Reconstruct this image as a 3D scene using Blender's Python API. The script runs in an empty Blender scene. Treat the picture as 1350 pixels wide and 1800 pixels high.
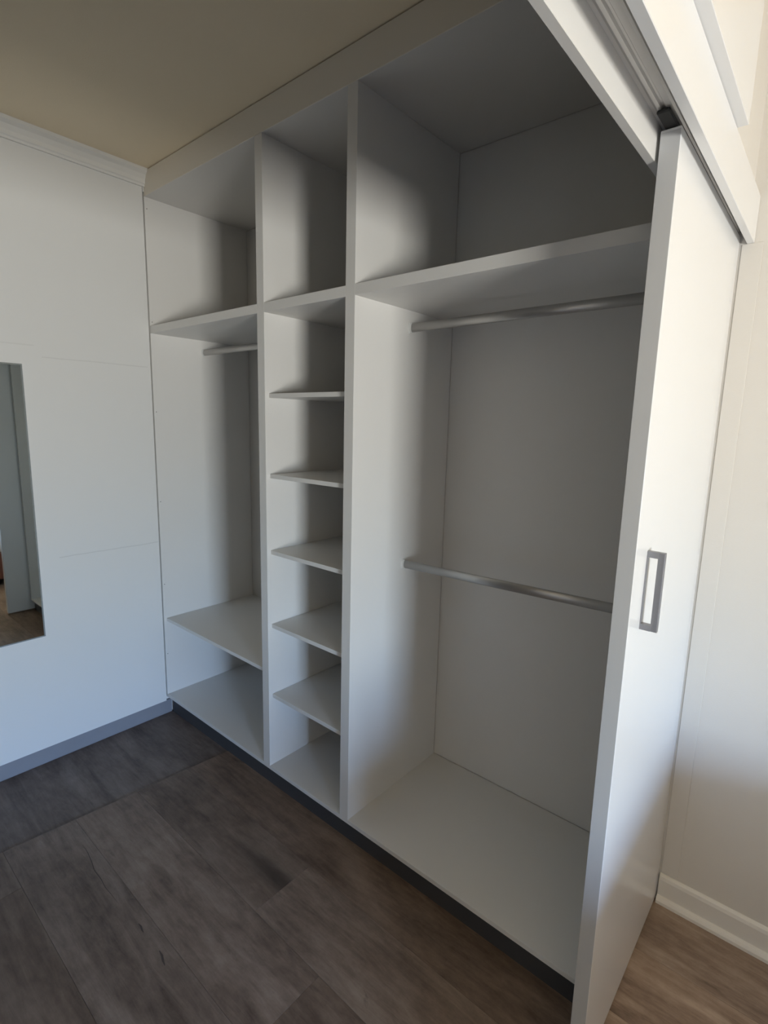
import bpy, bmesh, math, random
from mathutils import Matrix, Vector
random.seed(7)
S = bpy.context.scene
COL = S.collection

# ------------------------------------------------------------------ camera
CAM_POS = (2.4995, -1.2266, 1.5279)
RIGHT = Vector((0.75827, 0.65149, 0.02427))
UP = Vector((-0.12738, 0.11154, 0.98556))
FWD = Vector((-0.63937, 0.75042, -0.16756))
cam_data = bpy.data.cameras.new('camera')
cam = bpy.data.objects.new('camera', cam_data)
COL.objects.link(cam)
M = Matrix.Identity(4)
for i in range(3):
    M[i][0], M[i][1], M[i][2], M[i][3] = RIGHT[i], UP[i], -FWD[i], CAM_POS[i]
cam.matrix_world = M
cam_data.sensor_fit = 'HORIZONTAL'
cam_data.sensor_width = 36.0
cam_data.lens = 36.0 * 927.46 / 1350.0
cam_data.clip_start = 0.02
S.camera = cam

# ------------------------------------------------------------------ sky and exposure
S.view_settings.view_transform = 'Standard'
S.view_settings.look = 'None'
S.view_settings.gamma = 1.0
S.view_settings.use_curve_mapping = False
S.view_settings.exposure = 0.0
SKY_STRENGTH = 80.0
world = bpy.data.worlds.new('daylight')
S.world = world
world.use_nodes = True
wn = world.node_tree.nodes
wl = world.node_tree.links
wn.clear()
w_out = wn.new('ShaderNodeOutputWorld')
w_bg = wn.new('ShaderNodeBackground')
w_tc = wn.new('ShaderNodeTexCoord')
w_sep = wn.new('ShaderNodeSeparateXYZ')
w_map = wn.new('ShaderNodeMapRange')
w_ramp = wn.new('ShaderNodeValToRGB')
w_map.inputs['From Min'].default_value = -0.6
w_map.inputs['From Max'].default_value = 0.6
cr = w_ramp.color_ramp
cr.elements[0].position = 0.0
cr.elements[0].color = (0.55, 0.46, 0.38, 1)      # ground by the house
cr.elements[1].position = 1.0
cr.elements[1].color = (0.20, 0.32, 0.52, 1)      # clear sky higher up
e = cr.elements.new(0.34); e.color = (1.08, 1.03, 0.99, 1)   # sunlit ground
e = cr.elements.new(0.42); e.color = (0.97, 0.94, 0.92, 1)
e = cr.elements.new(0.485); e.color = (0.84, 0.90, 0.98, 1)
e = cr.elements.new(0.54); e.color = (0.72, 0.90, 1.15, 1)   # pale horizon
e = cr.elements.new(0.68); e.color = (0.58, 0.94, 1.70, 1)
w_bg.inputs['Strength'].default_value = SKY_STRENGTH
wl.new(w_tc.outputs['Generated'], w_sep.inputs[0])
wl.new(w_sep.outputs['Z'], w_map.inputs['Value'])
wl.new(w_map.outputs[0], w_ramp.inputs[0])
wl.new(w_ramp.outputs[0], w_bg.inputs['Color'])
wl.new(w_bg.outputs[0], w_out.inputs[0])

# the bedroom window that all the light comes through
WIN_X = 6.00                       # inner face of the window wall
WIN_Y0, WIN_Y1 = -2.60, -1.55
WIN_Z0, WIN_Z1 = 0.48, 1.42
pd = bpy.data.lights.new('window_portal', 'AREA')
pd.shape = 'RECTANGLE'
pd.size = WIN_Z1 - WIN_Z0
pd.size_y = WIN_Y1 - WIN_Y0
pd.cycles.is_portal = True
portal = bpy.data.objects.new('window_portal', pd)
COL.objects.link(portal)
portal.location = (WIN_X + 0.14, (WIN_Y0 + WIN_Y1) / 2, (WIN_Z0 + WIN_Z1) / 2)
portal.rotation_euler = (0, math.radians(90), 0)

S.cycles.use_adaptive_sampling = True
S.cycles.adaptive_threshold = 0.04
S.cycles.max_bounces = 8

# ------------------------------------------------------------------ materials
def new_mat(name):
    m = bpy.data.materials.new(name)
    m.use_nodes = True
    n = m.node_tree.nodes
    return m, n, m.node_tree.links, n['Principled BSDF']

def plain(name, col, rough=0.5, metal=0.0, bump=0.0, bscale=200.0, var=0.0, vscale=3.0, spec=0.5):
    m, n, l, b = new_mat(name)
    b.inputs['Roughness'].default_value = rough
    b.inputs['Metallic'].default_value = metal
    b.inputs['Specular IOR Level'].default_value = spec
    tc = n.new('ShaderNodeTexCoord')
    nz = n.new('ShaderNodeTexNoise'); nz.inputs['Scale'].default_value = vscale
    nz.inputs['Detail'].default_value = 4
    l.new(tc.outputs['Object'], nz.inputs['Vector'])
    mr = n.new('ShaderNodeMapRange')
    mr.inputs['To Min'].default_value = 1 - var
    mr.inputs['To Max'].default_value = 1 + var
    l.new(nz.outputs['Fac'], mr.inputs['Value'])
    mx = n.new('ShaderNodeVectorMath'); mx.operation = 'SCALE'
    mx.inputs[0].default_value = col
    l.new(mr.outputs[0], mx.inputs['Scale'])
    l.new(mx.outputs[0], b.inputs['Base Color'])
    if bump >= 0.09:
        n2 = n.new('ShaderNodeTexNoise'); n2.inputs['Scale'].default_value = bscale
        n2.inputs['Detail'].default_value = 3
        l.new(tc.outputs['Object'], n2.inputs['Vector'])
        bp = n.new('ShaderNodeBump'); bp.inputs['Strength'].default_value = bump
        bp.inputs['Distance'].default_value = 0.001
        l.new(n2.outputs['Fac'], bp.inputs['Height'])
        l.new(bp.outputs[0], b.inputs['Normal'])
    return m

MELAMINE = plain('white_melamine', (0.775, 0.758, 0.728), 0.38, bump=0.08, bscale=420, var=0.02)
DOORWHITE = plain('door_white', (0.86, 0.86, 0.86), 0.22, bump=0.04, bscale=420, var=0.01)
EDGE = plain('grey_door_edge', (0.56, 0.565, 0.57), 0.42, bump=0.05, bscale=300, var=0.02)  # leading edge of the door, greyer than its face
PAINT = plain('cream_wall_paint', (0.72, 0.69, 0.645), 0.7, bump=0.25, bscale=260, var=0.03)
CEILING = plain('ceiling_paint', (0.89, 0.77, 0.57), 0.85, bump=0.35, bscale=240, var=0.03)
CORNICE = plain('cornice_paint', (0.80, 0.79, 0.76), 0.6, bump=0.1, bscale=200, var=0.02)
SKIRT = plain('skirting_gloss', (0.80, 0.78, 0.74), 0.35, bump=0.1, bscale=150, var=0.03)
CREAMBOARD = plain('cream_board', (0.82, 0.765, 0.67), 0.5, bump=0.08, bscale=300, var=0.03)
SHADEDKICK = plain('shaded_grey_kickboard', (0.060, 0.060, 0.063), 0.5, bump=0.1, bscale=300, var=0.08, vscale=9)  # same grey board as the left kickboard, its shade put into the colour
KICK = plain('grey_kickboard', (0.26, 0.265, 0.29), 0.45, bump=0.1, bscale=300, var=0.08, vscale=9)
STEEL = plain('satin_steel', (0.50, 0.49, 0.475), 0.42, metal=0.8, bump=0.05, bscale=500, var=0.03)
HANDLE = plain('handle_steel', (0.30, 0.30, 0.32), 0.38, metal=0.6, bump=0.05, bscale=500, var=0.03)
ALU = plain('track_aluminium', (0.60, 0.59, 0.58), 0.4, metal=0.7, bump=0.05, bscale=300, var=0.04)
RUBBER = plain('black_rubber', (0.02, 0.02, 0.02), 0.7, bump=0.1, var=0.1)
CAP = plain('screw_cap', (0.30, 0.29, 0.28), 0.5, var=0.1)
SOCKET = plain('white_plastic', (0.76, 0.76, 0.74), 0.4, var=0.02)
CHECK = plain('dark_wood_check', (0.075, 0.060, 0.050), 0.8, var=0.2)
SUBFLOOR = plain('subfloor', (0.05, 0.045, 0.04), 0.9, bump=0.2, var=0.2)
GLASSEDGE = plain('ground_glass_edge', (0.50, 0.54, 0.54), 0.2, metal=0.5, bump=0.05, var=0.05)
LINEN = plain('bed_linen', (0.72, 0.69, 0.65), 0.9, bump=0.3, bscale=60, var=0.06)
REDWOOD = plain('reddish_wood', (0.20, 0.07, 0.045), 0.45, bump=0.2, bscale=80, var=0.25, vscale=12)

def mirror_mat():
    m, n, l, b = new_mat('mirror_silver')
    b.inputs['Base Color'].default_value = (0.80, 0.86, 0.84, 1)
    b.inputs['Metallic'].default_value = 1.0
    b.inputs['Roughness'].default_value = 0.015
    return m
MIRROR = mirror_mat()

def pane_mat():
    m, n, l, b = new_mat('window_glass')
    out = n['Material Output']
    n.remove(b)
    t = n.new('ShaderNodeBsdfTransparent'); t.inputs[0].default_value = (0.97, 0.99, 0.98, 1)
    g = n.new('ShaderNodeBsdfGlossy'); g.inputs['Roughness'].default_value = 0.02
    x = n.new('ShaderNodeMixShader'); x.inputs[0].default_value = 0.05
    l.new(t.outputs[0], x.inputs[1]); l.new(g.outputs[0], x.inputs[2])
    l.new(x.outputs[0], out.inputs[0])
    return m
PANE = pane_mat()

def left_wall_mat():
    """white board with three faint hairline rub marks"""
    m, n, l, b = new_mat('white_wall_board')
    b.inputs['Roughness'].default_value = 0.45
    geo = n.new('ShaderNodeNewGeometry')
    sep = n.new('ShaderNodeSeparateXYZ')
    l.new(geo.outputs['Position'], sep.inputs[0])
    nz = n.new('ShaderNodeTexNoise'); nz.inputs['Scale'].default_value = 14; nz.inputs['Detail'].default_value = 3
    l.new(geo.outputs['Position'], nz.inputs['Vector'])
    def math_(op, a, c=None):
        x = n.new('ShaderNodeMath'); x.operation = op
        for i, v in enumerate((a, c)):
            if v is None: continue
            if isinstance(v, (int, float)): x.inputs[i].default_value = v
            else: l.new(v, x.inputs[i])
        return x.outputs[0]
    wob = math_('MULTIPLY', math_('SUBTRACT', nz.outputs['Fac'], 0.5), 0.006)
    zz = math_('ADD', sep.outputs['Z'], wob)
    total = None
    for z, y0, y1, a in ((1.755, -0.455, -0.02, 0.8), (0.917, -0.45, -0.012, 1.0), (1.797, -0.80, -0.48, 0.6)):
        d = math_('ABSOLUTE', math_('SUBTRACT', zz, z))
        band = math_('LESS_THAN', d, 0.0024)
        r = math_('MULTIPLY', math_('GREATER_THAN', sep.outputs['Y'], y0), math_('LESS_THAN', sep.outputs['Y'], y1))
        k = math_('MULTIPLY', math_('MULTIPLY', band, r), 0.16 * a)
        total = k if total is None else math_('ADD', total, k)
    mixn = n.new('ShaderNodeMix'); mixn.data_type = 'RGBA'
    l.new(total, mixn.inputs[0])
    mixn.inputs[6].default_value = (0.79, 0.785, 0.765, 1)
    mixn.inputs[7].default_value = (0.25, 0.24, 0.22, 1)
    l.new(mixn.outputs[2], b.inputs['Base Color'])
    n2 = n.new('ShaderNodeTexNoise'); n2.inputs['Scale'].default_value = 300
    l.new(geo.outputs['Position'], n2.inputs['Vector'])
    bp = n.new('ShaderNodeBump'); bp.inputs['Strength'].default_value = 0.1; bp.inputs['Distance'].default_value = 0.001
    l.new(n2.outputs['Fac'], bp.inputs['Height']); l.new(bp.outputs[0], b.inputs['Normal'])
    return m
WALLBOARD = left_wall_mat()

def wood_mat():
    """grey brown vinyl plank; the object's colour shifts each plank"""
    m, n, l, b = new_mat('grey_brown_plank')
    b.inputs['Roughness'].default_value = 0.50
    b.inputs['Specular IOR Level'].default_value = 0.35
    tc = n.new('ShaderNodeTexCoord')
    oi = n.new('ShaderNodeObjectInfo')
    off = n.new('ShaderNodeVectorMath'); off.operation = 'MULTIPLY_ADD'
    l.new(oi.outputs['Location'], off.inputs[0]); off.inputs[1].default_value = (7.3, 5.1, 3.7)
    l.new(tc.outputs['Object'], off.inputs[2])
    def noise(scale, vec, detail=5, rough=0.6, dist=0.0):
        mp = n.new('ShaderNodeMapping'); mp.inputs['Scale'].default_value = vec
        l.new(off.outputs[0], mp.inputs['Vector'])
        z = n.new('ShaderNodeTexNoise')
        z.inputs['Scale'].default_value = scale; z.inputs['Detail'].default_value = detail
        z.inputs['Roughness'].default_value = rough; z.inputs['Distortion'].default_value = dist
        l.new(mp.outputs[0], z.inputs['Vector'])
        return z.outputs['Fac']
    broad = noise(2.2, (0.9, 3.4, 1), 4, 0.55, 0.9)
    fine = noise(9.0, (0.6, 4.5, 1), 7, 0.72, 0.5)
    mott = noise(15.0, (1, 1.3, 1), 6, 0.75)
    knot = noise(5.0, (0.8, 2.6, 1), 4, 0.6, 1.4)
    ramp = n.new('ShaderNodeValToRGB')
    r = ramp.color_ramp
    r.elements[0].position = 0.36; r.elements[0].color = (0.085, 0.060, 0.046, 1)
    r.elements[1].position = 0.64; r.elements[1].color = (0.300, 0.240, 0.195, 1)
    x = r.elements.new(0.5); x.color = (0.195, 0.146, 0.115, 1)
    mix1 = n.new('ShaderNodeMath'); mix1.operation = 'MULTIPLY_ADD'
    l.new(fine, mix1.inputs[0]); mix1.inputs[1].default_value = 0.34
    s1 = n.new('ShaderNodeMath'); s1.operation = 'MULTIPLY_ADD'
    l.new(broad, s1.inputs[0]); s1.inputs[1].default_value = 0.44
    s2 = n.new('ShaderNodeMath'); s2.operation = 'MULTIPLY'
    l.new(mott, s2.inputs[0]); s2.inputs[1].default_value = 0.22
    l.new(s2.outputs[0], s1.inputs[2]); l.new(s1.outputs[0], mix1.inputs[2])
    l.new(mix1.outputs[0], ramp.inputs[0])
    # dark knots and checks
    kr = n.new('ShaderNodeMapRange'); kr.inputs['From Min'].default_value = 0.64; kr.inputs['From Max'].default_value = 0.78
    l.new(knot, kr.inputs['Value'])
    kc = n.new('ShaderNodeMath'); kc.operation = 'MULTIPLY'; l.new(kr.outputs[0], kc.inputs[0]); kc.inputs[1].default_value = 0.7
    mk = n.new('ShaderNodeMix'); mk.data_type = 'RGBA'
    l.new(kc.outputs[0], mk.inputs[0]); l.new(ramp.outputs[0], mk.inputs[6]); mk.inputs[7].default_value = (0.05, 0.036, 0.028, 1)
    # one charred looking streak in the grain that stops at a board end
    geo = n.new('ShaderNodeNewGeometry')
    sp = n.new('ShaderNodeSeparateXYZ'); l.new(geo.outputs['Position'], sp.inputs[0])
    def mr(src, a, b_):
        q = n.new('ShaderNodeMapRange'); q.interpolation_type = 'SMOOTHSTEP'
        q.inputs['From Min'].default_value = a; q.inputs['From Max'].default_value = b_
        l.new(src, q.inputs['Value']); return q.outputs[0]
    def mul(a, b_):
        q = n.new('ShaderNodeMath'); q.operation = 'MULTIPLY'
        l.new(a, q.inputs[0])
        if isinstance(b_, float): q.inputs[1].default_value = b_
        else: l.new(b_, q.inputs[1])
        return q.outputs[0]
    lt = n.new('ShaderNodeMath'); lt.operation = 'LESS_THAN'; l.new(sp.outputs['X'], lt.inputs[0]); lt.inputs[1].default_value = 1.287
    ya = n.new('ShaderNodeMath'); ya.operation = 'ADD'; l.new(sp.outputs['Y'], ya.inputs[0]); ya.inputs[1].default_value = 0.262
    yb = n.new('ShaderNodeMath'); yb.operation = 'ABSOLUTE'; l.new(ya.outputs[0], yb.inputs[0])
    streak = mul(mul(mul(mr(sp.outputs['X'], 0.92, 1.24), lt.outputs[0]), mr(yb.outputs[0], 0.06, 0.0)), 0.75)
    ms = n.new('ShaderNodeMix'); ms.data_type = 'RGBA'
    l.new(streak, ms.inputs[0]); l.new(mk.outputs[2], ms.inputs[6]); ms.inputs[7].default_value = (0.035, 0.027, 0.022, 1)
    mk = ms
    tint = n.new('ShaderNodeMix'); tint.data_type = 'RGBA'; tint.blend_type = 'MULTIPLY'; tint.inputs[0].default_value = 1.0
    l.new(mk.outputs[2], tint.inputs[6]); l.new(oi.outputs['Color'], tint.inputs[7])
    l.new(tint.outputs[2], b.inputs['Base Color'])
    bp = n.new('ShaderNodeBump'); bp.inputs['Strength'].default_value = 0.25; bp.inputs['Distance'].default_value = 0.002
    l.new(fine, bp.inputs['Height']); l.new(bp.outputs[0], b.inputs['Normal'])
    return m
WOOD = wood_mat()

# ------------------------------------------------------------------ mesh helpers
def bm_box(bm, x0, x1, y0, y1, z0, z1, bev=0.0, seg=1):
    vs = [bm.verts.new(p) for p in ((x0,y0,z0),(x1,y0,z0),(x1,y1,z0),(x0,y1,z0),(x0,y0,z1),(x1,y0,z1),(x1,y1,z1),(x0,y1,z1))]
    fs = [bm.faces.new([vs[i] for i in f]) for f in ((3,2,1,0),(4,5,6,7),(0,1,5,4),(1,2,6,5),(2,3,7,6),(3,0,4,7))]
    if bev > 0:
        es = set()
        for f in fs:
            es.update(f.edges)
        bmesh.ops.bevel(bm, geom=list(es), offset=bev, segments=seg, affect='EDGES', profile=0.5)

def bm_prism(bm, prof, axis, a0, a1):
    """extrude a closed 2D profile along x or y; profile is (other horizontal axis, z)"""
    def P(p, a): return (a, p[0], p[1]) if axis == 'x' else (p[0], a, p[1])
    v0 = [bm.verts.new(P(p, a0)) for p in prof]
    v1 = [bm.verts.new(P(p, a1)) for p in prof]
    n = len(prof)
    bm.faces.new(v0); bm.faces.new(list(reversed(v1)))
    for i in range(n):
        bm.faces.new((v0[i], v0[(i+1) % n], v1[(i+1) % n], v1[i])[::-1])
    bmesh.ops.recalc_face_normals(bm, faces=bm.faces[:])

def link(name, bm, mat, parent=None, origin=None, smooth=False):
    me = bpy.data.meshes.new(name)
    bmesh.ops.recalc_face_normals(bm, faces=bm.faces[:])
    if origin is not None:
        bmesh.ops.translate(bm, verts=bm.verts[:], vec=-Vector(origin))
    bm.to_mesh(me); bm.free()
    if smooth:
        for p in me.polygons: p.use_smooth = True
    me.materials.append(mat)
    o = bpy.data.objects.new(name, me)
    COL.objects.link(o)
    if origin is not None:
        o.location = origin
    if parent is not None:
        set_parent(o, parent)
    return o

def set_parent(o, parent):
    bpy.context.view_layer.update()
    o.parent = parent
    o.matrix_parent_inverse = parent.matrix_world.inverted()

def box(name, x0, x1, y0, y1, z0, z1, mat, parent=None, bev=0.0, seg=1):
    bm = bmesh.new()
    bm_box(bm, x0, x1, y0, y1, z0, z1, bev, seg)
    return link(name, bm, mat, parent, origin=((x0+x1)/2, (y0+y1)/2, z0))

def thing(name, label, cat, loc):
    o = bpy.data.objects.new(name, None)
    o.empty_display_size = 0.1
    COL.objects.link(o)
    o.location = loc
    o['label'] = label; o['category'] = cat
    bpy.context.view_layer.update()
    return o

def struct(o, label=None, cat=None):
    o['kind'] = 'structure'
    if label: o['label'] = label
    if cat: o['category'] = cat
    return o

# ------------------------------------------------------------------ dimensions
CEIL = 2.60
D1L, D1R, D2L, D2R = 0.820, 0.862, 1.275, 1.3166
ENDX = 2.158                       # inner face of the far right end panel
DEPTH = 0.540
ZB, ZT = 0.085, 2.4964             # underside of the base panel / underside of the top panel
ZSH0, ZSH1 = 1.9095, 1.9425        # thick fixed shelf
BT = 0.016
YW = 0.536
DXL, DXR = 2.1935, 2.2267          # sliding door
DY = -0.150
KLEFT = 0.0675
ROOM_Y0 = -4.2

# ------------------------------------------------------------------ structure
floor = box('floor', -0.1, 6.15, ROOM_Y0 - 0.1, 0.66, -0.06, -0.012, SUBFLOOR)
struct(floor, 'grey brown wood look plank floor of wardrobe and bedroom', 'floor')
ceil = box('ceiling', -0.1, 6.15, ROOM_Y0 - 0.1, 0.66, CEIL, CEIL + 0.1, CEILING)
struct(ceil, 'matt cream painted ceiling above the wardrobe', 'ceiling')
bm = bmesh.new()
bm_box(bm, -0.1, 0.0, ROOM_Y0, -0.007, KLEFT, CEIL)
bm_box(bm, -0.1, -0.018, -0.007, 0.66, -0.012, CEIL)
bm_box(bm, -0.018, 0.0, -0.004, 0.66, ZT + 0.018, CEIL)
wl_ = link('wall_left', bm, WALLBOARD)
struct(wl_, 'white board wall with faint rub marks beside the wardrobe', 'wall')
box_bl = box('baseboard_left', -0.1, -0.003, ROOM_Y0, 0.022, -0.012, KLEFT - 0.001, KICK, bev=0.001)
struct(box_bl, 'grey kickboard along the foot of the white wall', 'baseboard')
wb = box('wall_back', -0.1, ENDX + 0.016, 0.5452, 0.66, -0.012, CEIL, PAINT)
struct(wb, 'wall behind the wardrobe', 'wall')
wr = box('wall_right', ENDX + 0.016, 6.15, YW, 0.66, -0.012, CEIL, PAINT)
struct(wr, 'cream painted wall to the right of the sliding door', 'wall')
jamb = box('trim_2', DXR + 0.006, 2.281, YW - 0.0025, YW, 0.10, 2.0186, PAINT, bev=0.0008)
struct(jamb, 'narrow upright plaster strip on the wall beside the sliding door', 'trim')
wf = box('wall_front', -0.1, 6.15, ROOM_Y0 - 0.1, ROOM_Y0, -0.012, CEIL, PAINT)
struct(wf, 'cream wall on the far side of the bedroom', 'wall')

# window wall with its opening
bm = bmesh.new()
bm_box(bm, WIN_X, WIN_X + 0.15, ROOM_Y0, WIN_Y0, -0.012, CEIL)
bm_box(bm, WIN_X, WIN_X + 0.15, WIN_Y1, YW, -0.012, CEIL)
bm_box(bm, WIN_X, WIN_X + 0.15, WIN_Y0, WIN_Y1, -0.012, WIN_Z0)
bm_box(bm, WIN_X, WIN_X + 0.15, WIN_Y0, WIN_Y1, WIN_Z1, CEIL)
ww = link('wall_window', bm, PAINT)
struct(ww, 'bedroom wall with the window', 'wall')
win = bpy.data.objects.new('window_1', None); COL.objects.link(win)
win.location = (WIN_X + 0.1, (WIN_Y0 + WIN_Y1) / 2, WIN_Z0)
struct(win, 'white framed bedroom window', 'window')
bm = bmesh.new()
fx0, fx1, fw = WIN_X + 0.08, WIN_X + 0.12, 0.04
bm_box(bm, fx0, fx1, WIN_Y0, WIN_Y0 + fw, WIN_Z0, WIN_Z1)
bm_box(bm, fx0, fx1, WIN_Y1 - fw, WIN_Y1, WIN_Z0, WIN_Z1)
bm_box(bm, fx0, fx1, WIN_Y0 + fw, WIN_Y1 - fw, WIN_Z0, WIN_Z0 + fw)
bm_box(bm, fx0, fx1, WIN_Y0 + fw, WIN_Y1 - fw, WIN_Z1 - fw, WIN_Z1)
link('window_frame', bm, SKIRT, win)
box('pane', WIN_X + 0.098, WIN_X + 0.102, WIN_Y0 + fw, WIN_Y1 - fw, WIN_Z0 + fw, WIN_Z1 - fw, PANE, win)
box('window_sill', WIN_X - 0.03, WIN_X + 0.08, WIN_Y0 - 0.03, WIN_Y1 + 0.03, WIN_Z0 - 0.02, WIN_Z0, SKIRT, win, bev=0.003)

# cornice on the left wall
prof = [(0.0, 2.533), (0.010, 2.533), (0.012, 2.541), (0.017, 2.545), (0.019, 2.560), (0.028, 2.577), (0.040, 2.588), (0.042, CEIL), (0.0, CEIL)]
bm = bmesh.new(); bm_prism(bm, prof, 'y', ROOM_Y0, 0.003)
struct(link('trim_1', bm, CORNICE), 'white moulded cornice between the left wall and ceiling', 'trim')

# skirting on the right wall
prof = [(YW, 0.0), (YW - 0.030, 0.0), (YW - 0.029, 0.010), (YW - 0.024, 0.018), (YW - 0.014, 0.022), (YW - 0.013, 0.076), (YW - 0.010, 0.086), (YW - 0.004, 0.091), (YW, 0.092)]
bm = bmesh.new(); bm_prism(bm, prof, 'x', DXR + 0.004, WIN_X)
struct(link('baseboard_right', bm, SKIRT), 'white moulded skirting along the cream wall', 'baseboard')

# partition between wardrobe room and bedroom: header over the sliding door
box_h = box('wall_partition', ENDX + 0.030, 2.2433, ROOM_Y0, YW, 2.066, CEIL, PAINT)
struct(box_h, 'bulkhead wall above the sliding door opening', 'wall')
box_p = box('wall_partition_side', ENDX + 0.016, 2.2433, ROOM_Y0, -1.62, -0.012, 2.066, PAINT)
struct(box_p, 'partition wall at the near end of the opening', 'wall')

# ------------------------------------------------------------------ floor planks
def tone(v, w=0.0):
    return (v * (1 + w), v, v * (1 - w), 1)

def seam_x(y):                      # the planks were cut a little askew along the old strip
    return 0.513 + 0.085 * y

def plank(x0a, x0b, x1, y0, y1, z, col):
    g = 0.0003
    bm = bmesh.new()
    cx_, cy_ = (x0a + x1) / 2, (y0 + y1) / 2
    ring = [(x0a + g, y0 + g), (x1 - g, y0 + g), (x1 - g, y1 - g), (x0b + g, y1 - g)]
    b = 0.0006
    ins = [(ring[0][0] + b, ring[0][1] + b), (ring[1][0] - b, ring[1][1] + b), (ring[2][0] - b, ring[2][1] - b), (ring[3][0] + b, ring[3][1] - b)]
    lo = [bm.verts.new((p[0], p[1], z - 0.010)) for p in ring]
    mi = [bm.verts.new((p[0], p[1], z - b * 0.6)) for p in ring]
    hi = [bm.verts.new((p[0], p[1], z)) for p in ins]
    bm.faces.new(hi); bm.faces.new(lo[::-1])
    for i in range(4):
        j = (i + 1) % 4
        bm.faces.new((lo[i], lo[j], mi[j], mi[i])); bm.faces.new((mi[i], mi[j], hi[j], hi[i]))
    o = link('floor_plank', bm, WOOD, floor, origin=(cx_, cy_, z - 0.010))
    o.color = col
    return o

PW, PL = 0.228, 1.52
row0 = -0.156
rows = []
y = row0 + 3 * PW
k = 0
fixed = {3: 1.287, 4: 1.585, 5: 2.15, 2: 2.21, 1: 2.05, 0: 1.86}
while y > ROOM_Y0:
    y1 = min(y, YW); y0 = max(y - PW, ROOM_Y0)
    first = fixed.get(k, 0.6 + random.random() * 1.4)
    xs = [first]
    while xs[-1] < WIN_X: xs.append(min(xs[-1] + PL, WIN_X))
    prev = None
    for i, xe in enumerate(xs):
        v = random.uniform(0.93, 1.06)
        if k == 3: v = (0.92, 1.12, 1.0, 1.0)[min(i, 3)]
        if k == 4: v = (1.12, 0.86, 1.0, 1.0)[min(i, 3)]
        if k == 6: v = 0.80
        if k <= 2 and i > 0: v *= 1.6  # bedroom planks lightened in colour, standing in for brighter light on them
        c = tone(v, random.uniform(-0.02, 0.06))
        if prev is None:
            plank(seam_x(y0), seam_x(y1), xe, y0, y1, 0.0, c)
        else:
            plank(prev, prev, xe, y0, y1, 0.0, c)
        prev = xe
    y -= PW; k += 1
# lower strip of older boards against the left wall
def strip(y0, y1, v):
    bm = bmesh.new()
    z0, z1 = -0.012, -0.004
    lo = [(0.0, y0), (seam_x(y0) - 0.0015, y0), (seam_x(y1) - 0.0015, y1), (0.0, y1)]
    a = [bm.verts.new((p[0], p[1], z0)) for p in lo]; b = [bm.verts.new((p[0], p[1], z1)) for p in lo]
    bm.faces.new(b); bm.faces.new(a[::-1])
    for i in range(4):
        bm.faces.new((a[i], a[(i+1) % 4], b[(i+1) % 4], b[i]))
    o = link('floor_strip', bm, WOOD, floor, origin=(0.25, (y0 + y1) / 2, z0))
    o.color = v
def crack(pts, w):
    """a hairline check in the face of a board"""
    bm = bmesh.new()
    L, Rr = [], []
    for i, (x, y) in enumerate(pts):
        k = w * math.sin(math.pi * (i + 0.35) / (len(pts) - 0.3))
        L.append(bm.verts.new((x, y - k, 0.0003))); Rr.append(bm.verts.new((x, y + k, 0.0003)))
    for i in range(len(pts) - 1):
        bm.faces.new((L[i], L[i+1], Rr[i+1], Rr[i]))
    link('board_check', bm, CHECK, floor)
crack([(0.606, -0.643), (0.640, -0.641), (0.667, -0.643), (0.714, -0.649), (0.758, -0.657), (0.808, -0.656), (0.856, -0.660), (0.898, -0.658), (0.95, -0.657)], 0.0013)
crack([(1.060, -0.646), (1.075, -0.645), (1.088, -0.648), (1.10, -0.649)], 0.0028)
crack([(1.188, -0.644), (1.208, -0.646), (1.222, -0.651), (1.240, -0.654)], 0.0034)
strip(-1.30, 0.10, (0.80, 0.84, 0.92, 1))
strip(ROOM_Y0, -1.302, (0.84, 0.86, 0.92, 1))

# ------------------------------------------------------------------ wardrobe carcass
W = thing('built_in_wardrobe', 'tall white open built-in wardrobe with dividers, shelves and hanging rails', 'wardrobe', (1.08, 0.27, 0.0))
side = box('side_panel', -0.016, 0.0, 0.0, DEPTH, ZB, ZT + BT, MELAMINE, W, bev=0.0006)
for z in (2.448, 1.961, 1.55, 1.116, 0.694, 0.322):
    bm = bmesh.new()
    bmesh.ops.create_cone(bm, cap_ends=True, segments=10, radius1=0.0026, radius2=0.0022, depth=0.0012,
                          matrix=Matrix.Translation((0.0005, 0.011, z)) @ Matrix.Rotation(math.pi / 2, 4, 'Y'))
    c = link('screw_cap', bm, CAP, side, origin=(0.0, 0.011, z))
box('side_panel', ENDX, ENDX + 0.016, 0.0, DEPTH, ZB, ZT + BT, MELAMINE, W, bev=0.0006)
for a, b in ((D1L, D1R), (D2L, D2R)):
    box('divider', a, b, 0.0, DEPTH - 0.001, ZB + 0.001, ZT, MELAMINE, W, bev=0.0008)
box('base_panel', 0.0, ENDX, 0.0004, DEPTH, ZB, ZB + BT, MELAMINE, W, bev=0.0006)
box('top_panel', 0.0, ENDX, 0.002, DEPTH, ZT, ZT + BT, MELAMINE, W, bev=0.0006)
bays = ((0.0, D1L), (D1R, D2L), (D2R, ENDX))
for a, b in bays:
    box('fixed_shelf', a, b, 0.0, DEPTH, ZSH0, ZSH1, MELAMINE, W, bev=0.0008)
    box('back_panel', a + 0.0005, b - 0.0005, DEPTH, DEPTH + 0.004, ZB + BT + 0.0015, ZT - 0.001, MELAMINE, W)
for zt in (1.6234, 1.3226, 1.0232, 0.7199, 0.418):
    box('shelf', D1R + 0.0005, D2L - 0.0005, 0.018, DEPTH - 0.002, zt - BT, zt, MELAMINE, W, bev=0.0008)
box('shelf', 0.0005, D1L - 0.0005, 0.014, DEPTH - 0.002, 0.515 - BT, 0.515, MELAMINE, W, bev=0.0008)
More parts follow.
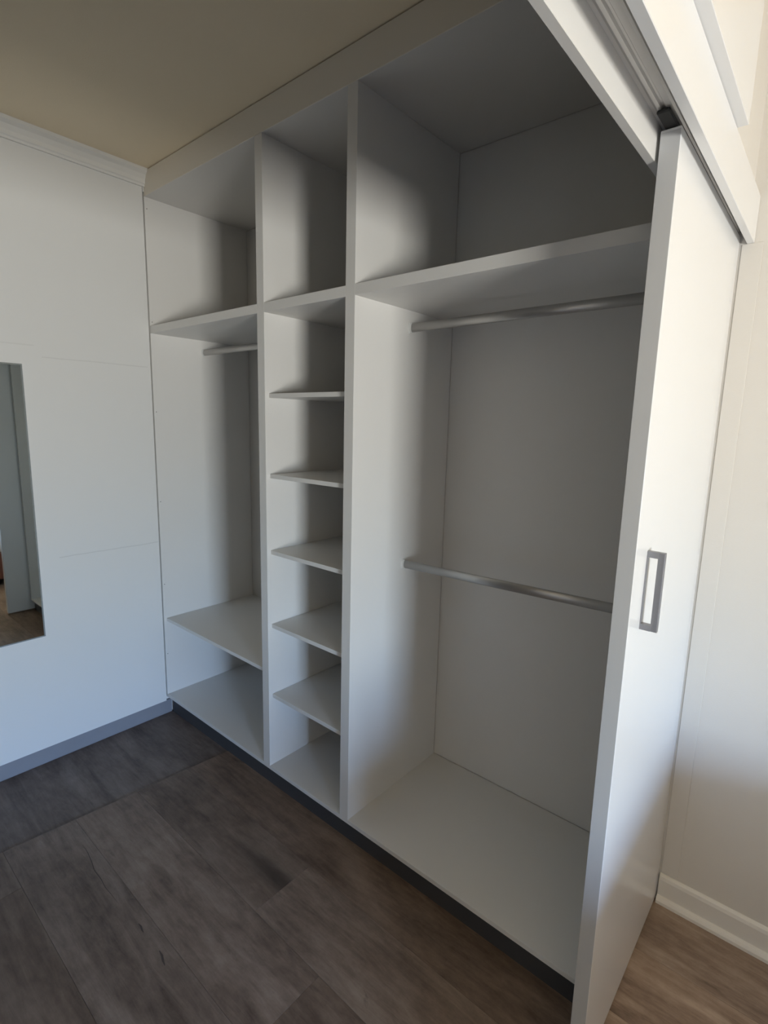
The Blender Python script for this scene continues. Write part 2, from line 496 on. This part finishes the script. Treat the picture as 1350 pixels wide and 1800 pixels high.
box('kickboard', 0.010, ENDX + 0.016, 0.022, 0.038, -0.003, ZB, SHADEDKICK, W, bev=0.0006)
box('fascia', 0.0, ENDX + 0.014, 0.0, 0.016, ZT + 0.0005, CEIL - 0.004, CREAMBOARD, W, bev=0.0008)

def rail(x0, x1, y, z0, z1, rh, rw):
    """oval hanging rail with a socket at each end"""
    bm = bmesh.new()
    N = 20
    A = [bm.verts.new((x0, y + rw * math.cos(2*math.pi*i/N), z0 + rh * math.sin(2*math.pi*i/N))) for i in range(N)]
    B = [bm.verts.new((x1, y + rw * math.cos(2*math.pi*i/N), z1 + rh * math.sin(2*math.pi*i/N))) for i in range(N)]
    bm.faces.new(A); bm.faces.new(B[::-1])
    for i in range(N):
        bm.faces.new((A[i], A[(i+1) % N], B[(i+1) % N], B[i]))
    r = link('hanging_rail', bm, STEEL, W, origin=((x0+x1)/2, y, (z0+z1)/2))
    for p in r.data.polygons:
        if len(p.vertices) == 4: p.use_smooth = True
    for x, z, s in ((x0, z0, 1), (x1, z1, -1)):
        bm = bmesh.new()
        C = []
        for (dx, k) in ((0.0, 1.30), (0.003, 1.30), (0.004, 1.16), (0.013, 1.12)):
            C.append([bm.verts.new((x + s*dx, y + rw*k*math.cos(2*math.pi*i/N), z + rh*k*math.sin(2*math.pi*i/N))) for i in range(N)])
        for a, b in zip(C[:-1], C[1:]):
            for i in range(N):
                bm.faces.new((a[i], a[(i+1) % N], b[(i+1) % N], b[i]))
        bm.faces.new(C[0]); bm.faces.new(C[-1])
        so = link('rail_socket', bm, SOCKET, r, origin=(x, y, z))
        if s == 1:
            pass
rail(0.0, D1L, 0.268, 1.851, 1.852, 0.0150, 0.0085)
rail(D2R, ENDX, 0.274, 1.851, 1.856, 0.0150, 0.0085)
rail(D2R, ENDX, 0.274, 1.010, 1.030, 0.0150, 0.0085)

# ------------------------------------------------------------------ mirror
MR = thing('wall_mirror', 'frameless upright rectangular mirror fixed to the white left wall', 'mirror', (0.0, -0.83, 0.583))
bm = bmesh.new(); bm_box(bm, 0.0003, 0.0045, -1.130, -0.5285, 0.583, 1.721)
link('mirror_backing', bm, GLASSEDGE, MR)
my0, my1, mz0, mz1, b = -1.130, -0.5285, 0.583, 1.721, 0.006
o_ = [(my0, mz0), (my1, mz0), (my1, mz1), (my0, mz1)]
i_ = [(my0 + b, mz0 + b), (my1 - b, mz0 + b), (my1 - b, mz1 - b), (my0 + b, mz1 - b)]
bm = bmesh.new()
bm.faces.new([bm.verts.new((0.0066, p[0], p[1])) for p in i_])
bm.faces.new([bm.verts.new((0.0048, p[0], p[1])) for p in i_][::-1])
link('mirror_glass', bm, MIRROR, MR)
bm = bmesh.new()
vo = [bm.verts.new((0.0047, p[0], p[1])) for p in o_]; vi = [bm.verts.new((0.0066, p[0], p[1])) for p in i_]
for i in range(4):
    bm.faces.new((vo[i], vo[(i+1) % 4], vi[(i+1) % 4], vi[i]))
pe = link('polished_edge', bm, GLASSEDGE, MR)
pe['label'] = 'pale polished glass edge'

# ------------------------------------------------------------------ sliding door and its header
DR = thing('sliding_door', 'plain white sliding wardrobe door pushed open beside the cream wall', 'door', ((DXL+DXR)/2, 0.19, 0.008))
pan = box('door_panel', DXL, DXR, DY, YW - 0.003, 0.008, 2.039, DOORWHITE, DR, bev=0.0012)
es = box('edge_strip', DXL + 0.0004, DXR - 0.0004, DY - 0.0012, DY + 0.0004, 0.009, 2.034, EDGE, DR, bev=0.0004)
es['label'] = 'pale grey leading edge of the door'
# D handle: one closed flat bar
bm = bmesh.new()
hy0, hy1 = -0.068, -0.056
bm_box(bm, DXR, 2.248, hy0, hy1, 1.267, 1.280)
bm_box(bm, DXR, 2.248, hy0, hy1, 1.111, 1.124)
bm_box(bm, 2.2475, 2.2608, hy0, hy1, 1.111, 1.280, 0.0012, 2)
hd = link('handle', bm, HANDLE, DR, origin=(DXR, -0.062, 1.195))
hd['label'] = 'grey metal D-shaped pull handle'
box('handle_plate', DXR, DXR + 0.0022, hy0, hy1, 1.124, 1.267, HANDLE, hd)
HB = thing('door_track_header', 'white header boards with sliding track running over the open doorway', 'door header', (2.215, -0.55, 2.0))
box('inner_pelmet', 2.1726, 2.1875, -1.62, -0.0005, 1.994, 2.066, MELAMINE, HB, bev=0.0008)
fa = box('front_fascia', 2.2434, 2.2602, -1.62, YW - 0.001, 2.0186, 2.1325, DOORWHITE, HB, bev=0.0010)
box('upper_board', 2.2434, 2.2794, -1.62, 0.130, 2.1335, CEIL - 0.001, DOORWHITE, HB, bev=0.0010)
box('soffit', 2.1876, 2.2433, -1.62, YW - 0.002, 2.0545, 2.066, MELAMINE, HB)
bm = bmesh.new()
prof = [(2.1950, 2.0545), (2.1950, 2.0520), (2.2000, 2.0480), (2.2060, 2.0470), (2.2085, 2.0500), (2.2115, 2.0500), (2.2140, 2.0470), (2.2230, 2.0470), (2.2260, 2.0490), (2.2260, 2.0545)]
bm_prism(bm, prof, 'y', -1.61, 0.52)
tr = link('track', bm, ALU, HB)
tr['label'] = 'grey aluminium sliding track'
box('track_stop', 2.1990, 2.2200, -0.205, -0.135, 2.0405, 2.0468, RUBBER, HB, bev=0.002)

# ------------------------------------------------------------------ bed in the bedroom, its foot shows at the mirror's edge
BED = thing('bed', 'bed with reddish wooden base and pale mattress, its foot glimpsed in the mirror', 'bed', (3.97, -0.2, 0.0))
bx0, bx1, by0, by1 = 3.05, 5.03, -0.88, 0.47
for x, y in ((bx0 + 0.05, by0 + 0.05), (bx0 + 0.05, by1 - 0.05), (bx1 - 0.05, by0 + 0.05), (bx1 - 0.05, by1 - 0.05)):
    box('leg', x - 0.03, x + 0.03, y - 0.03, y + 0.03, 0.0, 0.06, REDWOOD, BED, bev=0.003)
box('bed_base', bx0, bx1, by0, by1, 0.06, 0.30, REDWOOD, BED, bev=0.006)
box('mattress', bx0 + 0.01, bx1 - 0.01, by0 + 0.01, by1 - 0.01, 0.30, 0.65, LINEN, BED, bev=0.04, seg=4)
for y in (-0.53, 0.12):
    box('pillow', bx1 - 0.45, bx1 - 0.05, y - 0.28, y + 0.28, 0.65, 0.77, LINEN, BED, bev=0.055, seg=4)
